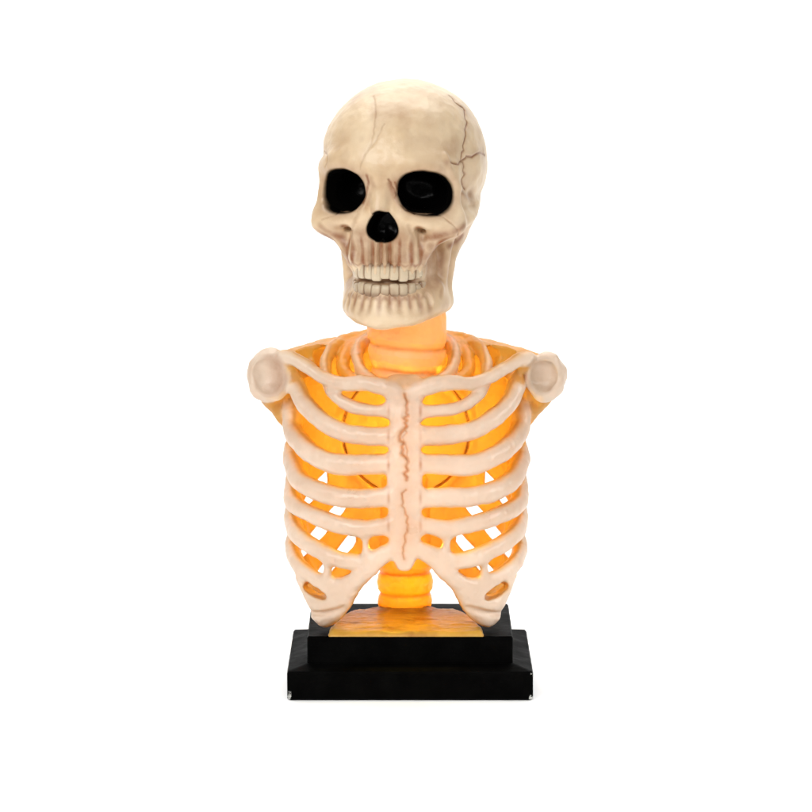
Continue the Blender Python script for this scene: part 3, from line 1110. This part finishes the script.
# ------------------------------------------------------------------ base
def build_base():
    m, nt, b = new_mat('black_base_paint')
    n = tex(nt, 70, 5)
    c = mixc(nt, ramp(nt, n, 0.4, 0.8), (0.0008, 0.0008, 0.0008), (0.0022, 0.0022, 0.0021))
    at = node(nt, 'ShaderNodeAttribute', attribute_name='chip')
    chip = mul(nt, ramp(nt, mul(nt, at.outputs['Fac'], tex(nt, 420, 3), 'MULTIPLY'), 0.34, 0.42), 1.0)
    c = mixc(nt, chip, c, (0.42, 0.42, 0.40))
    nt.links.new(c, b.inputs['Base Color'])
    nt.links.new(ramp(nt, n, 0.3, 0.7, 0.42, 0.6), b.inputs['Roughness'])
    b.inputs['Specular IOR Level'].default_value = 0.012
    bp = nt.nodes.new('ShaderNodeBump')
    bp.inputs['Strength'].default_value = 0.25
    bp.inputs['Distance'].default_value = 0.0008
    nt.links.new(tex(nt, 180, 5), bp.inputs['Height'])
    nt.links.new(bp.outputs[0], b.inputs['Normal'])

    def stack(name, parent, prof, chips=False):
        """closed stack of rounded rectangles: rows (half width, half depth, z)"""
        nseg = 6
        per_side = 40
        V = []
        rows = []
        for hx, hy, z, rc in prof:
            ring = []
            for (sx, sy, a0) in ((1, -1, -90), (1, 1, 0), (-1, 1, 90), (-1, -1, 180)):
                cx, cy = sx * (hx - rc), sy * (hy - rc)
                for t in range(nseg + 1):
                    a = math.radians(a0 + 90 * t / nseg)
                    ring.append((cx + rc * math.cos(a) + 4, cy + rc * math.sin(a), z))
            # subdivide long sides
            full = []
            for i in range(len(ring)):
                p, q = np.array(ring[i]), np.array(ring[(i + 1) % len(ring)])
                k = per_side if (i % (nseg + 1)) == nseg else 1
                for j in range(k):
                    full.append(tuple(p + (q - p) * j / k))
            rows.append(len(full))
            V += full
        n = rows[0]
        Q = []
        for r in range(len(prof) - 1):
            for i in range(n):
                j = (i + 1) % n
                Q.append((r * n + i, r * n + j, (r + 1) * n + j, (r + 1) * n + i))
        V = np.array(V)
        V[:, :2] += 0.07 * np.column_stack([np.sin(V[:, 1] * 0.21 + V[:, 2]), np.sin(V[:, 0] * 0.17 + V[:, 2] * 1.3)])
        chip = np.zeros(len(V))
        if chips:
            for (x, y, z, r) in ((-117, -99, 4, 9), (125, -99, 3, 8), (125, -99, 26, 5), (125, -60, 3, 5)):
                chip = np.maximum(chip, np.exp(-(np.linalg.norm(V - np.array([x, y, z]), axis=1) / r) ** 2))
        me_q = np.array(Q)
        o = mesh_np(name, V, me_q, parent, m, {'chip': chip})
        # caps
        me = o.data
        import bmesh
        bm = bmesh.new(); bm.from_mesh(me); bm.verts.ensure_lookup_table()
        bm.faces.new([bm.verts[i] for i in range(n)][::-1])
        bm.faces.new([bm.verts[(len(prof) - 1) * n + i] for i in range(n)])
        bm.normal_update()
        for f_ in bm.faces:
            f_.smooth = False
        bm.to_mesh(me); bm.free()
        return o
    # lower plinth with a shallow sloping shoulder
    pl = stack('base', lamp, [(119.5, 98.5, 0.4, 3), (121, 100, 2, 3), (121, 100, 10, 3), (121, 100, 20, 3), (121, 100, 27, 3), (119.6, 98.6, 29.2, 3), (102, 81, 33.5, 3)], True)
    stack('base_block', pl, [(101.6, 80.6, 33.2, 2.5), (101.6, 80.6, 45, 2.5), (101.6, 80.6, 58.5, 2.5), (100.2, 79.2, 60.4, 2.5)])
    # resin pad spread on the block, its orange glow put into the colour
    nx, ny = 120, 90
    front = [(-75, -81.2), (75, -81.2)]
    V = []
    for j in range(ny + 1):
        t = j / ny
        y = -81.2 + t * 118
        w = 76 - 26 * t ** 2.5 + 0.8 * math.sin(t * 11) + 0.5 * math.sin(t * 31)
        for i in range(nx + 1):
            a = (i / nx) * 2 - 1
            x = a * w
            edge = min((1 - abs(a)) * w / 4, (1 - t) * 118 / 5, t * 118 / 1.1, 1)
            h = 4.6 * max(0, min(1, edge)) ** 0.5
            r = math.hypot(x + 1, y - 45)
            h += 3 * math.exp(-((r - 26) / 7) ** 2) if r > 26 else 3
            h += 0.9 * mnoise.fractal(Vector((x * 0.05, y * 0.09, 0)), 0.6, 2.1, 4) * edge
            V.append((x, y, 60.6 + h if edge > 0 else 60.3))
    Q = []
    for j in range(ny):
        for i in range(nx):
            a = j * (nx + 1) + i
            Q.append((a, a + 1, a + nx + 2, a + nx + 1))
    V = np.array(V)
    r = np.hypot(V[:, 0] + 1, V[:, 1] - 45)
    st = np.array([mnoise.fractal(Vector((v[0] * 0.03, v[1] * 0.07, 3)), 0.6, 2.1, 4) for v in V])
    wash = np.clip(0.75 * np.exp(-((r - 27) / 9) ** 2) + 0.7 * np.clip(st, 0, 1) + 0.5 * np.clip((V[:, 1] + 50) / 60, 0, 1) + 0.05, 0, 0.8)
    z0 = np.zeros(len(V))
    mesh_np('resin_pad', V, np.array(Q), pl, M_BODY, {'wash': wash, 'soot': z0, 'grey': z0, 'glow_tint': z0 + 1})


build_base()
